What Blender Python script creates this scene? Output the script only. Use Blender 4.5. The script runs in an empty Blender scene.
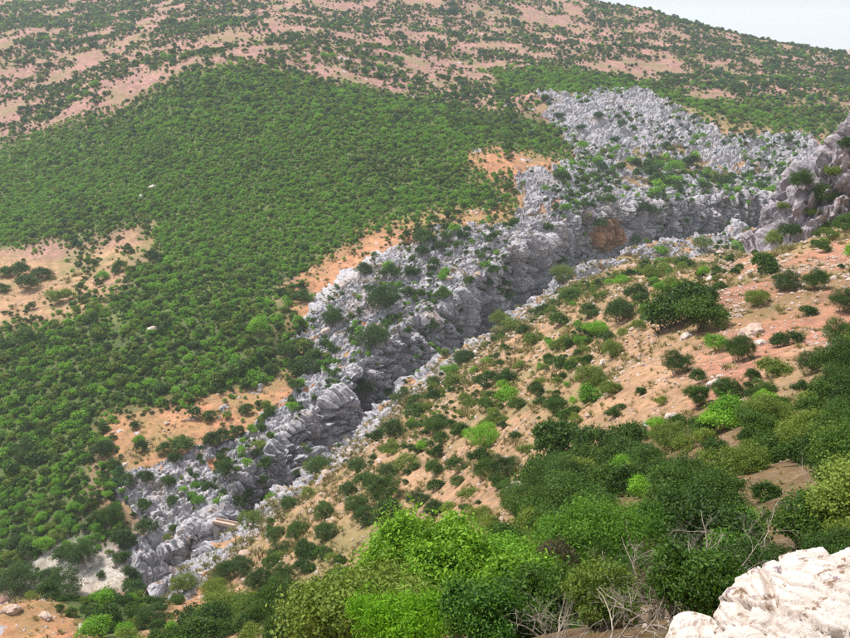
import bpy, bmesh, math, random
import numpy as np
from mathutils import Vector, Matrix, Euler
random.seed(7); RNG = np.random.default_rng(7)
SC = bpy.context.scene
COL = SC.collection

# ------------------------------------------------------------------ camera
FPX = 860.0; PITCH = math.atan(294 / FPX)
cam = bpy.data.objects.new('camera', bpy.data.cameras.new('camera')); COL.objects.link(cam)
cam.location = (0, 0, 0); cam.rotation_euler = (math.radians(90) - PITCH, 0, 0)
cam.data.sensor_width = 36; cam.data.lens = 36 * FPX / 850
cam.data.clip_start = 0.2; cam.data.clip_end = 40000
SC.camera = cam
# ------------------------------------------------------------------ sky and sun (bright overcast day)
SUN_EL, SUN_AZ = math.radians(58), math.radians(-60)     # azimuth measured from +Y towards +X
world = bpy.data.worlds.new('World'); SC.world = world; world.use_nodes = True
wn = world.node_tree; bg = wn.nodes['Background']
sky = wn.nodes.new('ShaderNodeTexSky'); sky.sky_type = 'NISHITA'; sky.sun_disc = False
sky.sun_elevation = SUN_EL; sky.sun_rotation = SUN_AZ; sky.dust_density = 3.0; sky.air_density = 1.0; sky.altitude = 300
veil = wn.nodes.new('ShaderNodeMix'); veil.data_type = 'RGBA'          # thin even cloud over the blue
veil.inputs[0].default_value = 0.72; veil.inputs[7].default_value = (4.7, 5.0, 5.3, 1)
wn.links.new(sky.outputs[0], veil.inputs[6]); wn.links.new(veil.outputs[2], bg.inputs[0])
bg.inputs[1].default_value = 0.10
sun = bpy.data.objects.new('sun', bpy.data.lights.new('sun', 'SUN')); COL.objects.link(sun)
sun.data.energy = 3.5; sun.data.angle = math.radians(6); sun.data.color = (1.0, 0.96, 0.9)
_sd = Vector((math.sin(SUN_AZ) * math.cos(SUN_EL), math.cos(SUN_AZ) * math.cos(SUN_EL), math.sin(SUN_EL)))
sun.rotation_euler = (-_sd).to_track_quat('-Z', 'Y').to_euler()
SC.view_settings.view_transform = 'Standard'; SC.view_settings.look = 'None'
SC.view_settings.exposure = 0.82; SC.view_settings.gamma = 1
SC.cycles.filter_width = 1.1; SC.cycles.use_denoising = False; SC.cycles.volume_bounces = 3; SC.cycles.max_bounces = 6; SC.cycles.volume_max_steps = 64

# ------------------------------------------------------------------ helpers
def tag(o, label=None, cat=None, group=None, kind=None):
    if label: o['label'] = label
    if cat: o['category'] = cat
    if group: o['group'] = group
    if kind: o['kind'] = kind
    return o
def link(name, me, mat=None, parent=None):
    o = bpy.data.objects.new(name, me); COL.objects.link(o)
    if mat is not None and me is not None and not me.materials: me.materials.append(mat)
    if parent: o.parent = parent
    return o
def mesh_np(name, V, Fq, smooth=True):
    """mesh from arrays: V (n,3), Fq (m,k) with k = 3 or 4"""
    me = bpy.data.meshes.new(name); V = np.ascontiguousarray(V, np.float32); Fq = np.ascontiguousarray(Fq, np.int32)
    m, k = Fq.shape
    me.vertices.add(len(V)); me.vertices.foreach_set('co', V.ravel())
    me.loops.add(m * k); me.loops.foreach_set('vertex_index', Fq.ravel())
    me.polygons.add(m); me.polygons.foreach_set('loop_start', np.arange(0, m * k, k, dtype=np.int32))
    me.polygons.foreach_set('use_smooth', np.full(m, smooth))
    me.update(calc_edges=True)
    return me
def set_col(me, name, C):
    a = me.color_attributes.new(name, 'FLOAT_COLOR', 'POINT')
    C4 = np.ones((len(C), 4), np.float32); C4[:, :3] = C
    a.data.foreach_set('color', C4.ravel())
def set_f(me, name, A):
    a = me.attributes.new(name, 'FLOAT', 'POINT'); a.data.foreach_set('value', np.ascontiguousarray(A, np.float32))
def sstep(a, b, x):
    t = np.clip((x - a) / (b - a), 0, 1); return t * t * (3 - 2 * t)

# ---- noise
def _h(ix, iy, iz, s):
    h = (ix.astype(np.uint32) * np.uint32(374761393) + iy.astype(np.uint32) * np.uint32(668265263)
         + iz.astype(np.uint32) * np.uint32(2147483647 - 1274126177) + np.uint32(s * 97 + 13) * np.uint32(2246822519))
    h = (h ^ (h >> np.uint32(13))) * np.uint32(1274126177)
    h = (h ^ (h >> np.uint32(16))) * np.uint32(2654435761)
    return (h ^ (h >> np.uint32(15)))
def vnoise(x, y, z=None, s=0):
    if z is None: z = np.zeros_like(x)
    ix, iy, iz = np.floor(x).astype(np.int64), np.floor(y).astype(np.int64), np.floor(z).astype(np.int64)
    fx, fy, fz = x - ix, y - iy, z - iz
    ux, uy, uz = [f * f * f * (f * (f * 6 - 15) + 10) for f in (fx, fy, fz)]
    def g(dx, dy, dz):
        h = _h((ix + dx) & 0xffffffff, (iy + dy) & 0xffffffff, (iz + dz) & 0xffffffff, s)
        a = (h & np.uint32(1023)).astype(np.float64) / 511.5 - 1
        b = ((h >> np.uint32(10)) & np.uint32(1023)).astype(np.float64) / 511.5 - 1
        c = ((h >> np.uint32(20)) & np.uint32(1023)).astype(np.float64) / 511.5 - 1
        return a * (fx - dx) + b * (fy - dy) + c * (fz - dz)
    l = lambda a, b, t: a + (b - a) * t
    return l(l(l(g(0,0,0), g(1,0,0), ux), l(g(0,1,0), g(1,1,0), ux), uy),
             l(l(g(0,0,1), g(1,0,1), ux), l(g(0,1,1), g(1,1,1), ux), uy), uz) * 1.1
def fbm(x, y, z=None, o=4, s=0, gain=.5):
    r = 0; a = 1.0; f = 1.0
    for k in range(o):
        r = r + a * vnoise(x * f + 7.3 * k, y * f - 3.1 * k, None if z is None else z * f + k, s + k); a *= gain; f *= 2.03
    return r
def worley(x, y, z, s=0):
    """cell noise: F1, F2 and a random value of the nearest cell"""
    ix, iy, iz = np.floor(x).astype(np.int64), np.floor(y).astype(np.int64), np.floor(z).astype(np.int64)
    f1 = np.full(x.shape, 9.0); f2 = np.full(x.shape, 9.0); rid = np.zeros(x.shape); tl = np.zeros(x.shape)
    for dx in (-1, 0, 1):
        for dy in (-1, 0, 1):
            for dz in (-1, 0, 1):
                h = _h((ix + dx) & 0xffffffff, (iy + dy) & 0xffffffff, (iz + dz) & 0xffffffff, s)
                a = (h & np.uint32(1023)).astype(np.float64) / 1024
                b = ((h >> np.uint32(10)) & np.uint32(1023)).astype(np.float64) / 1024
                c = ((h >> np.uint32(20)) & np.uint32(1023)).astype(np.float64) / 1024
                d = np.sqrt((ix + dx + a - x) ** 2 + (iy + dy + b - y) ** 2 + (iz + dz + c - z) ** 2)
                n = d < f1
                f2 = np.where(n, f1, np.minimum(f2, d)); f1 = np.where(n, d, f1); rid = np.where(n, (a * 7.7 + b * 5.1) % 1, rid)
                tl = np.where(n, (x - ix - dx - a) * (((a * 13.7 + c * 9.1) % 1) - .5) + (y - iy - dy - b) * (((b * 11.3 + c * 4.7) % 1) - .5) + (z - iz - dz - c) * (((c * 17.9 + a * 3.3) % 1) - .5), tl)
    return f1, f2, rid, tl

# ---- surveyed pixel + distance -> point of the terrain
cP, sP = math.cos(PITCH), math.sin(PITCH)
def ray(px, py):
    dx, dv = (px - 425) / FPX, (py - 319) / FPX
    return np.array((dx, cP - dv * sP, -sP - dv * cP))
def W(px, py, Y):
    d = ray(px, py); return d * (Y / d[1])
def P(px, py): 
    """ground point seen at a pixel (march over the smooth terrain)"""
    d = ray(px, py); d = d / d[1]
    Y = np.exp(np.linspace(math.log(8), math.log(1400), 900))
    z = base(d[0] * Y, Y); below = np.nonzero(d[2] * Y < z)[0]
    if len(below) == 0: return d[:2] * 1300
    i = max(below[0], 1); a = d[2] * Y[i-1] - z[i-1]; b = z[i] - d[2] * Y[i]; t = a / (a + b)
    y = Y[i-1] + (Y[i] - Y[i-1]) * t
    return d[:2] * y

# ------------------------------------------------------------------ the terrain's control points
CP = [W(*p) for p in [
 # near slope
 (560,440,95),(640,380,105),(700,300,140),(850,260,150),(775,260,165),(750,440,55),(800,380,75),(850,330,105),(650,440,75),
 (560,310,240),(500,400,165),(600,350,170),(640,290,210),(430,470,140),(425,520,108),(350,500,145),(300,545,132),(250,590,140),
 (320,600,95),(50,618,100),(105,634,97),(0,602,102),(600,500,42),(500,480,95),(560,262,395),(640,262,330),(690,262,270),(720,265,215),
 (480,345,290),(420,400,240),(300,520,165),(380,440,205),
 # far side
 (300,300,350),(330,270,375),(250,330,325),(290,360,310),(200,440,250),(120,440,255),(110,490,228),(60,570,200),(30,280,400),(30,400,290),
 (0,470,250),(0,550,215),(120,330,330),(100,230,450),(200,230,440),(300,200,450),(400,180,460),(470,190,445),(500,150,490),
 (500,225,402),(420,232,400),(370,260,375),(300,120,530),(100,150,560),(0,150,600),(0,200,520),(0,100,700),(100,80,690),(200,65,640),(300,90,590),
 (0,40,850),(200,30,800),(300,0,950),(100,0,1050),(0,0,1100),(420,100,600),(500,90,640),(550,95,612),(430,40,800),
 (590,5,1100),(650,14,1080),(700,24,1050),(760,38,1000),(850,58,930),(500,-10,1150),(400,-25,1180),(250,-35,1250),(100,-30,1250),
 (620,95,630),(690,120,590),(750,150,560),(800,130,590),(830,135,600),(800,90,680),(850,110,640),(700,70,760),(640,190,490),
 (560,170,480),(700,180,510),(780,200,500),(560,120,575)]]
CP += [np.array(p, float) for p in [
 (0,0,-1.8),(3,5,-4.3),(0,12,-10),(-8,20,-19),(8,20,-14.5),(12,30,-18.5),(0,30,-24),(-15,30,-31),(20,45,-24.5),(0,50,-36),(-20,50,-46),(-35,78,-66),(2,75,-49),
 (-12,8,-14),(-30,20,-35),(-60,60,-80),(14,6,-4),(30,20,-7),(50,50,-14),(60,0,5),(120,40,5),(0,-40,12),(80,-60,35),(-60,-40,-25),(-120,40,-95),(-90,90,-112),(-80,150,-133),
 (110,110,-22),(160,150,-15),(130,200,-30),(220,210,-20),(105,255,-72),(115,320,-97),(140,395,-104),(200,300,-70),(220,430,-105),(330,330,-60),(330,470,-95),(420,420,-60),
 (-130,180,-146),(-200,160,-150),(-220,240,-140),(-300,330,-125),(-400,500,-95),(-500,700,-50),(-700,1100,30),(-300,0,-140),(-500,200,-120),(-400,-200,-100),
 (450,750,-60),(600,900,-70),(700,700,-50),(500,560,-75),(600,300,10),(400,0,60),(300,-300,90),(0,-400,120),(-900,300,-60),(900,200,40),
 (150,1500,-20),(500,1400,-80),(-300,1600,60),(-900,1500,60),(800,1300,-100),(-1300,900,20),(1200,800,-60),(0,-900,120),(-900,-600,-60),(900,-500,120),
 # gorge rims
 (-60,160,-124),(-55,178,-126),(-53,190,-128),(-50,202,-128.5),(-43,208,-126),(-31,225,-124),(-24,239,-122.5),(-13,262,-120),(5,290,-117),(29,318,-114.5),(48,352,-112),(66,383,-110.5),(90,408,-108.5),(121,430,-106),(154,445,-105),(200,455,-103),(260,460,-100),
 (-80,199,-140),(-68,205,-138),(-62,208,-132.5),(-58,210,-130.5),(-56,226,-130),(-51,246,-128.5),(-42,262,-126.5),(-29,285,-122.5),(-13,312,-115.5),(8,337,-110.5),(29,366,-102),(48,390,-95),(72,424,-92),(100,449,-92.5),(140,473,-93),(190,484,-92),(255,489,-92)]]
CP = np.array(CP)
_L = 300.0
def _phi(r2): return np.where(r2 > 1e-12, 0.5 * r2 * np.log(np.maximum(r2, 1e-12)), 0)
def _fit():
    X = CP[:, :2] / _L; n = len(X)
    K = _phi(((X[:, None] - X[None]) ** 2).sum(-1)) + np.eye(n) * 2e-4
    Q = np.c_[np.ones(n), X]
    A = np.block([[K, Q], [Q.T, np.zeros((3, 3))]])
    return np.linalg.solve(A, np.r_[CP[:, 2], 0, 0, 0])
_WT = _fit()
def base(x, y):
    x = np.asarray(x, float); y = np.asarray(y, float); sh = x.shape
    x = x.ravel() / _L; y = y.ravel() / _L; out = np.empty(len(x))
    for i in range(0, len(x), 40000):
        a, b = x[i:i+40000], y[i:i+40000]
        r2 = (a[:, None] - CP[None, :, 0] / _L) ** 2 + (b[:, None] - CP[None, :, 1] / _L) ** 2
        out[i:i+40000] = _phi(r2) @ _WT[:-3] + _WT[-3] + _WT[-2] * a + _WT[-1] * b
    return out.reshape(sh)
# the gorge: pairs of near rim, far rim and floor height from the mouth upstream
ST = np.array([(-60,160,-80,199,-144),(-55,178,-68,205,-143.5),(-53,190,-62,208,-143),(-50.3,203.6,-58,208.6,-142),(-43,208,-56,226,-142),(-31,225,-51,246,-142),
 (-24,239,-42,262,-142),(-13,262,-29,285,-142),(5,290,-13,312,-141),(29,318,8,337,-140),(48,352,29,366,-139),(66,383,48,390,-138),(90,408,72,424,-137),
 (121,430,100,449,-136),(154,445,140,473,-134),(200,455,190,484,-131),(260,460,255,489,-127)], float)
def cubic(pts, n):
    """Catmull-Rom samples through rows of pts"""
    p = np.vstack([2 * pts[0] - pts[1], pts, 2 * pts[-1] - pts[-2]]); m = len(pts) - 1
    u = np.linspace(0, m - 1e-9, n); i = u.astype(int); t = (u - i)[:, None]
    a, b, c, d = p[i], p[i+1], p[i+2], p[i+3]
    return .5 * (2*b + (c-a)*t + (2*a-5*b+4*c-d)*t*t + (3*b-a-3*c+d)*t**3)
# ------------------------------------------------------------------ ground cover zones (drawn as outlines on the ground)
SOIL = dict(orange=(.50,.235,.125), pink=(.37,.195,.165), tan=(.44,.26,.15), rust=(.42,.195,.125), dry=(.37,.26,.12), olive=(.060,.100,.020), brown=(.26,.165,.085), stain=(.56,.28,.17), gravel=(.52,.47,.42), grey=(.36,.31,.28))
def inside(poly, x, y):
    r = np.zeros(x.shape, bool); n = len(poly)
    for i in range(n):
        (x1, y1), (x2, y2) = poly[i], poly[(i + 1) % n]
        if y1 == y2: continue
        r ^= ((y1 > y) != (y2 > y)) & (x < (x2 - x1) * (y - y1) / (y2 - y1) + x1)
    return r
NEAR = [(-100,110),(-78,140),(-64,160)] + [tuple(r[:2]) for r in ST[1:]] + [(400,500),(700,560),(1500,500),(1500,-1500),(-1500,-1500),(-1500,-100),(-300,30)]
#  name: soil, rock share, plant cover, plants per 100 m2 (when cover = 1), palette (bright, dark, olive, blue-green), plant size
Z = [('far_mountain', 'pink', .18, .43, 14.0, (.12,.35,.13,.40), .74),
     ('near_slope', 'tan', .05, .36, 5.5, (.12,.62,.26,0), .9)]
ZP = [None, ('w', NEAR)]
def zone(name, soil, rock, cover, dens, pal, size, px): Z.append((name, soil, rock, cover, dens, pal, size)); ZP.append(('p', px))
zone('high_scrub','pink',.15,.62,17.0,(.15,.25,.2,.4),.78,[(-200,-10),(260,-10),(262,32),(180,40),(100,38),(0,58),(-200,70)])
zone('pink_bank','pink',.12,.38,13.0,(.1,.5,.15,.25),.78,[(-200,75),(0,58),(110,40),(240,36),(250,56),(150,88),(110,116),(60,126),(-200,150)])
zone('upper_mid','pink',.24,.40,15.0,(.2,.4,.15,.25),.78,[(245,60),(300,30),(420,50),(545,60),(545,92),(480,116),(430,97),(300,86)])
zone('green_slope','olive',.0,.96,84.0,(.70,.10,.20,0),.47,[(-300,215),(-200,165),(0,150),(60,130),(110,118),(150,90),(240,62),(300,86),(380,92),(430,97),(480,115),(540,122),(568,142),(548,156),(500,155),(488,180),(492,208),(420,218),(380,232),(330,260),(300,278),(250,290),(200,272),(150,252),(128,226),(95,232),(0,252),(-300,300)])
zone('green_top','olive',.02,.95,40.0,(.5,.18,.25,.07),.66,[(110,118),(150,90),(240,62),(300,86),(430,97),(540,122),(568,142),(500,140),(420,125),(300,118),(240,105),(150,122),(60,160)])
zone('left_scrub','olive',.05,.88,42.0,(.45,.35,.20,0),.68,[(-250,350),(0,330),(70,320),(115,290),(150,255),(200,272),(250,290),(305,292),(300,330),(284,385),(200,412),(100,425),(95,470),(105,500),(135,540),(60,545),(0,565),(-250,640)])
zone('left_terrace','tan',.05,.44,12.0,(.3,.4,.3,0),.7,[(-250,300),(0,254),(60,254),(118,236),(132,212),(142,228),(150,255),(108,266),(118,290),(66,328),(0,338),(-250,350)])
zone('orange_strip','orange',.26,.13,11.0,(.3,.6,.1,0),.66,[(296,286),(322,252),(374,225),(428,212),(484,202),(482,178),(492,150),(548,150),(562,158),(520,185),(505,222),(440,236),(390,252),(355,275),(325,305),(298,345),(290,400),(255,432),(215,450),(160,474),(110,466),(88,450),(88,416),(140,412),(200,402),(270,378),(288,330)])
zone('far_rocks','orange',.86,.36,9.0,(.3,.6,.1,0),.75,[(112,480),(160,472),(213,448),(252,430),(286,399),(292,345),(320,304),(352,275),(388,254),(438,238),(503,222),(600,215),(720,200),(800,235),(560,330),(430,370),(250,520),(240,560),(170,605),(150,560),(130,520)])
zone('bank_mixed','orange',.62,.56,10.0,(.3,.6,.1,0),.95,[(285,402),(298,345),(325,305),(372,325),(402,368),(384,400),(335,418),(262,442),(235,470),(200,468),(255,432)])
zone('rock_field','tan',.90,.44,10.0,(.35,.5,0,.15),.8,[(546,92),(640,90),(700,122),(760,138),(825,144),(850,180),(800,240),(700,228),(640,205),(560,200),(505,222),(520,185),(560,160),(575,150),(550,125)])
zone('rock_face','tan',.97,.24,3.5,(.2,.6,0,.2),1.1,[(546,94),(632,94),(642,120),(632,145),(590,150),(562,130)])
zone('field_trees','brown',.5,.75,6.0,(.4,.4,.1,.1),1.2,[(600,165),(640,150),(690,150),(740,165),(730,195),(690,180),(650,195),(610,190)])
zone('green_band','olive',.03,.96,36.0,(.65,.15,.2,0),.7,[(500,70),(560,74),(640,82),(720,96),(850,112),(1000,120),(1000,150),(850,136),(800,128),(745,120),(690,106),(640,91),(545,89),(500,92)])
zone('tan_terrace','tan',.05,.07,2.0,(.5,.5,0,0),.7,[(685,106),(745,121),(800,129),(850,138),(850,146),(820,144),(760,138),(700,122)])
zone('right_ridge','pink',.2,.60,17.0,(.15,.3,.15,.4),.76,[(690,60),(760,42),(850,62),(1000,80),(1000,118),(850,110),(740,96),(640,80)])
zone('stained_cliff','stain',.0,.1,2.0,(0,1,0,0),.6,[(30,-60),(31,-60),(30,-61)])
zone('gravel','gravel',.0,.03,2.0,(.3,.7,0,0),1.0,[(18,584),(42,550),(72,534),(92,530),(100,545),(112,548),(118,528),(132,535),(145,560),(156,578),(120,594),(50,594)])
# near side
zone('valley_scrub','olive',.02,.95,14.0,(.2,.7,.1,0),.8,[(-200,600),(0,570),(60,592),(150,588),(190,612),(130,640),(60,640)])
zone('near_mid','tan',.06,.56,10.0,(.14,.56,.30,0),.68,[(380,455),(440,385),(500,348),(560,304),(640,264),(705,262),(690,318),(600,340),(540,400),(450,440)])
zone('near_scree','rust',.12,.16,2.2,(.1,.7,.2,0),1.0,[(715,262),(780,258),(850,238),(1000,235),(1000,330),(850,340),(780,350),(740,395),(690,410),(700,340),(705,290)])
zone('near_bare','tan',.05,.10,2.2,(.1,.7,.2,0),1.0,[(600,345),(690,330),(690,420),(620,440),(560,470),(520,470),(580,400)])
zone('near_dark','brown',.05,.84,13.0,(.08,.72,.20,0),.95,[(500,500),(600,450),(700,410),(780,402),(850,385),(1000,375),(1000,620),(850,600),(850,700),(600,900),(480,900),(520,540)])
zone('near_low','tan',.04,.50,8.0,(.08,.76,.16,0),.9,[(150,632),(190,600),(250,570),(330,545),(430,545),(480,600),(480,640),(300,680),(150,680)])
zone('near_path','orange',.1,.02,1.0,(0,1,0,0),.8,[(172,622),(190,596),(222,560),(240,545),(246,552),(228,572),(205,598),(192,618)])
zone('near_ledge','orange',.34,.05,3.0,(.3,.7,0,0),.6,[(-200,590),(0,601),(60,612),(108,634),(120,680),(-200,680)])
_ZW = [None] * len(Z)
for i in range(1, len(Z)):
    k, pts = ZP[i]
    _ZW[i] = pts if k == 'w' else [tuple(P(*q)) for q in pts]
_ZSIDE = ['far'] + ['near'] + ['near' if n[0].startswith(('near', 'valley')) else 'far' for n in Z[2:]]
def zones(x, y):
    """zone index at ground points; outlines ragged by noise"""
    w = np.clip(np.hypot(x, y) / 400, .12, 1.3)
    xx = x + 9 * w * fbm(x / 22 / np.maximum(w, .4), y / 22 / np.maximum(w, .4), o=4, s=5, gain=.6); yy = y + 9 * w * fbm(x / 22 / np.maximum(w, .4), y / 22 / np.maximum(w, .4), o=4, s=9, gain=.6)
    xx = xx + 20 * w * fbm(x / 60, y / 60, o=3, s=12); yy = yy + 20 * w * fbm(x / 60, y / 60, o=3, s=14)
    near = inside(NEAR, x, y); zi = np.where(near, 1, 0)
    for i in range(2, len(Z)):
        zi = np.where(inside(_ZW[i], xx, yy) & (near == (_ZSIDE[i] == 'near')), i, zi)
    return zi
_ZSOIL = np.array([SOIL[z[1]] for z in Z]); _ZROCK = np.array([z[2] for z in Z]); _ZCOV = np.array([z[3] for z in Z])

def rockform(x, y, z, big=1.0, s=0):
    """blocky karst limestone: relief in metres (bedding runs obliquely)"""
    ca, sa = math.cos(.6), math.sin(.6)
    wx = x + 1.3 * big * fbm(x / (6*big), y / (6*big), z / (6*big), 3, s + 40); wy = y + 1.3 * big * fbm(x / (6*big), y / (6*big), z / (6*big), 3, s + 50); wz = z + 1.0 * big * vnoise(x / (5*big), y / (5*big), z / (5*big), s + 60)
    u = wx * ca + wy * sa; v = -wx * sa + wy * ca; w = wz + .35 * v
    a1, b1, r1, t1 = worley(u / (7.5*big), v / (4.2*big), w / (7.5*big), s + 1)
    a2, b2, r2, t2 = worley(u / (3.1*big), v / (1.7*big), w / (2.6*big), s + 2)
    sv = v / (6.5*big) + .9 * fbm(x / (30*big), y / (30*big), z / (40*big), 2, s + 17); saw = sv - np.floor(sv)
    h = 1.7 * (np.minimum(saw, (1 - saw) * 7) - .45) + (r1 - .5) * 1.1 - 1.9 * (1 - sstep(0, .13, b1 - a1)) + 1.5 * t1 + .15 * (.6 - a1)
    h += ((r2 - .5) * .45 - .9 * (1 - sstep(0, .17, b2 - a2)) + .7 * t2) * (.55 + .9 * sstep(-.3, .3, vnoise(x / (15*big), y / (15*big), z / (15*big), s + 8)))
    h += 1.3 * (1 - 2 * np.abs(vnoise(u / (19*big), v / (11*big), w / (22*big), s + 3)))
    return h * big
# ------------------------------------------------------------------ materials
def nd(t, typ, **kw):
    n = t.nodes.new('ShaderNode' + typ)
    for k, v in kw.items(): setattr(n, k, v)
    return n
def mix(t, fac, a, b, blend='MIX'):
    m = nd(t, 'Mix', data_type='RGBA', blend_type=blend)
    for s_, v in ((m.inputs[0], fac), (m.inputs[6], a), (m.inputs[7], b)):
        if hasattr(v, 'is_linked'): t.links.new(v, s_)
        elif isinstance(v, (int, float)): s_.default_value = v
        else: s_.default_value = (*v[:3], 1)
    return m.outputs[2]
def noise(t, vec, scale, detail=6, rough=.6, w=None):
    n = nd(t, 'TexNoise'); t.links.new(vec, n.inputs['Vector']); n.inputs['Scale'].default_value = scale
    n.inputs['Detail'].default_value = detail; n.inputs['Roughness'].default_value = rough; return n.outputs[0]
def ramp(t, fac, stops):
    r = nd(t, 'ValToRGB'); t.links.new(fac, r.inputs[0]); e = r.color_ramp.elements
    while len(e) < len(stops): e.new(.5)
    for el, (p, c) in zip(e, stops): el.position = p; el.color = (c, c, c, 1) if isinstance(c, (int, float)) else (*c, 1)
    return r.outputs[0]
def newmat(name, rough=.9, spec=.15):
    m = bpy.data.materials.new(name); m.use_nodes = True; t = m.node_tree; b = t.nodes['Principled BSDF']
    b.inputs['Roughness'].default_value = rough; b.inputs['Specular IOR Level'].default_value = spec
    return m, t, b
def bump(t, b, h, strength, dist):
    n = nd(t, 'Bump'); n.inputs['Strength'].default_value = strength; n.inputs['Distance'].default_value = dist
    t.links.new(h, n.inputs['Height']); t.links.new(n.outputs[0], b.inputs['Normal'])
def limestone(t, vec, warm=(.42,.29,.21)):
    """bare grey limestone with lavender, warm and pale weathering"""
    c = mix(t, ramp(t, noise(t, vec, .09, 5), [(.35, 0), (.65, 1)]), (.345,.335,.37), (.48,.455,.48))
    c = mix(t, ramp(t, noise(t, vec, .06, 6, .65), [(.56, 0), (.70, .7)]), c, warm)
    c = mix(t, ramp(t, noise(t, vec, .8, 6, .7), [(.48, 0), (.64, .75)]), c, (.64,.61,.615))
    mp = nd(t, 'Mapping'); t.links.new(vec, mp.inputs[0]); mp.inputs['Scale'].default_value = (.8, .8, .07)
    c = mix(t, ramp(t, noise(t, mp.outputs[0], .55, 6, .7), [(.55, 0), (.66, .75)]), c, (.15,.14,.15))      # black water streaks
    c = mix(t, ramp(t, noise(t, mp.outputs[0], .22, 5, .6), [(.60, 0), (.70, .6)]), c, (.42,.24,.14))       # rust streaks
    return mix(t, ramp(t, noise(t, vec, .7, 8, .78), [(.52, 0), (.60, .8)]), c, (.12,.115,.115))
def ground_mat():
    m, t, b = newmat('ground_soil_and_limestone', .95, .08)
    g = nd(t, 'NewGeometry').outputs['Position']
    soil = nd(t, 'Attribute', attribute_name='soil').outputs['Color']; rk = nd(t, 'Attribute', attribute_name='rock').outputs['Fac']
    n1 = noise(t, g, .25, 8, .7); n2 = noise(t, g, 2.2, 6, .7); n3 = noise(t, g, .04, 5, .6)
    c = mix(t, 1.0, soil, ramp(t, n1, [(.3, .55), (.7, 1.4)]), 'MULTIPLY')
    c = mix(t, ramp(t, n2, [(.52, 0), (.66, .6)]), c, (.56,.46,.39))              # small pale stones
    c = mix(t, ramp(t, noise(t, g, 1.1, 6, .75), [(.53, 0), (.64, .7)]), c, (.10,.085,.045))   # dry tufts and dark litter
    c = mix(t, ramp(t, n3, [(.46, 0), (.64, .55)]), c, (.20,.21,.075))
    c = mix(t, ramp(t, noise(t, g, .11, 7, .75), [(.52, 0), (.66, .55)]), c, (.16,.13,.085))
    c = mix(t, 1.0, c, ramp(t, noise(t, g, 9, 6, .7), [(.3, .62), (.7, 1.3)]), 'MULTIPLY')
    fr = nd(t, 'Math', operation='ADD'); t.links.new(rk, fr.inputs[0])
    ns = nd(t, 'MapRange'); t.links.new(noise(t, g, .45, 6, .7), ns.inputs[0]); ns.inputs[1].default_value = .25; ns.inputs[2].default_value = .75; ns.inputs[3].default_value = -.35; ns.inputs[4].default_value = .35
    t.links.new(ns.outputs[0], fr.inputs[1])
    c = mix(t, ramp(t, fr.outputs[0], [(.42, 0), (.58, 1)]), c, limestone(t, g))
    t.links.new(c, b.inputs['Base Color'])
    bump(t, b, noise(t, g, 1.1, 10, .8), .75, .7)
    return m
M_GROUND = ground_mat()
# ------------------------------------------------------------------ ground sheet (polar grid round the viewpoint, to the horizon)
def surf_attr(me, x, y, zi, rockv):
    w = np.clip(np.hypot(x, y) / 400, .15, 1.5)
    C = (2 * _ZSOIL[zi] + _ZSOIL[zones(x + 7 * w, y + 4 * w)] + _ZSOIL[zones(x - 7 * w, y + 5 * w)] + _ZSOIL[zones(x + w, y - 8 * w)]) / 5
    v = fbm(x / 30, y / 30, o=4, s=21)[:, None]
    C = C * (1 + .25 * v)
    set_col(me, 'soil', np.clip(C, .02, .7)); set_f(me, 'rock', rockv)
def rockshare(x, y, zi):
    n = fbm(x / 11, y / 11, o=4, s=33, gain=.6) * .5 + .5
    return sstep(-.12, .12, _ZROCK[zi] - np.clip(n, .02, .97))
SAMPLES = []     # (points, normals, zone index, area per point) for planting
GS = cubic(ST, 820)                      # gorge stations
def footprint(oa, ob):
    N, F = GS[:, :2], GS[:, 2:4]; d = (F - N) / np.linalg.norm(F - N, axis=1)[:, None]
    return np.vstack([(N - d * ob)[::8], (F + d * oa)[::-8]])
FOOT_IN = footprint(43, 23)
FOOT_RIM = footprint(4, 2)
# rock field patch, a rotated rectangle of finer ground
RF = [P(545,88), P(640,86), P(760,134), P(850,160), P(830,215), P(720,226), P(640,206), P(540,185)]
RFx0, RFx1 = min(p[0] for p in RF) - 6, max(p[0] for p in RF) + 6; RFy0, RFy1 = min(p[1] for p in RF) - 6, max(p[1] for p in RF) + 6
def grid_faces(nr, nc):
    i = np.arange(nr - 1)[:, None] * nc + np.arange(nc - 1)[None]
    return np.stack([i, i + 1, i + nc + 1, i + nc], -1).reshape(-1, 4)
def hills(x, y):
    """smooth terrain plus gullies and undulation that grow with distance"""
    r = np.hypot(x, y); k = sstep(40, 300, r)
    z = base(x, y)
    z = z + k * (2.4 * fbm(x / 70, y / 70, o=3, s=3) + .6 * fbm(x / 13, y / 13, o=3, s=4)) + (1 - k) * .35 * fbm(x / 5, y / 5, o=4, s=4)
    z = z + sstep(450, 900, r) * 9 * fbm(x / 140, y / 140, o=4, s=6)
    return z
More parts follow.
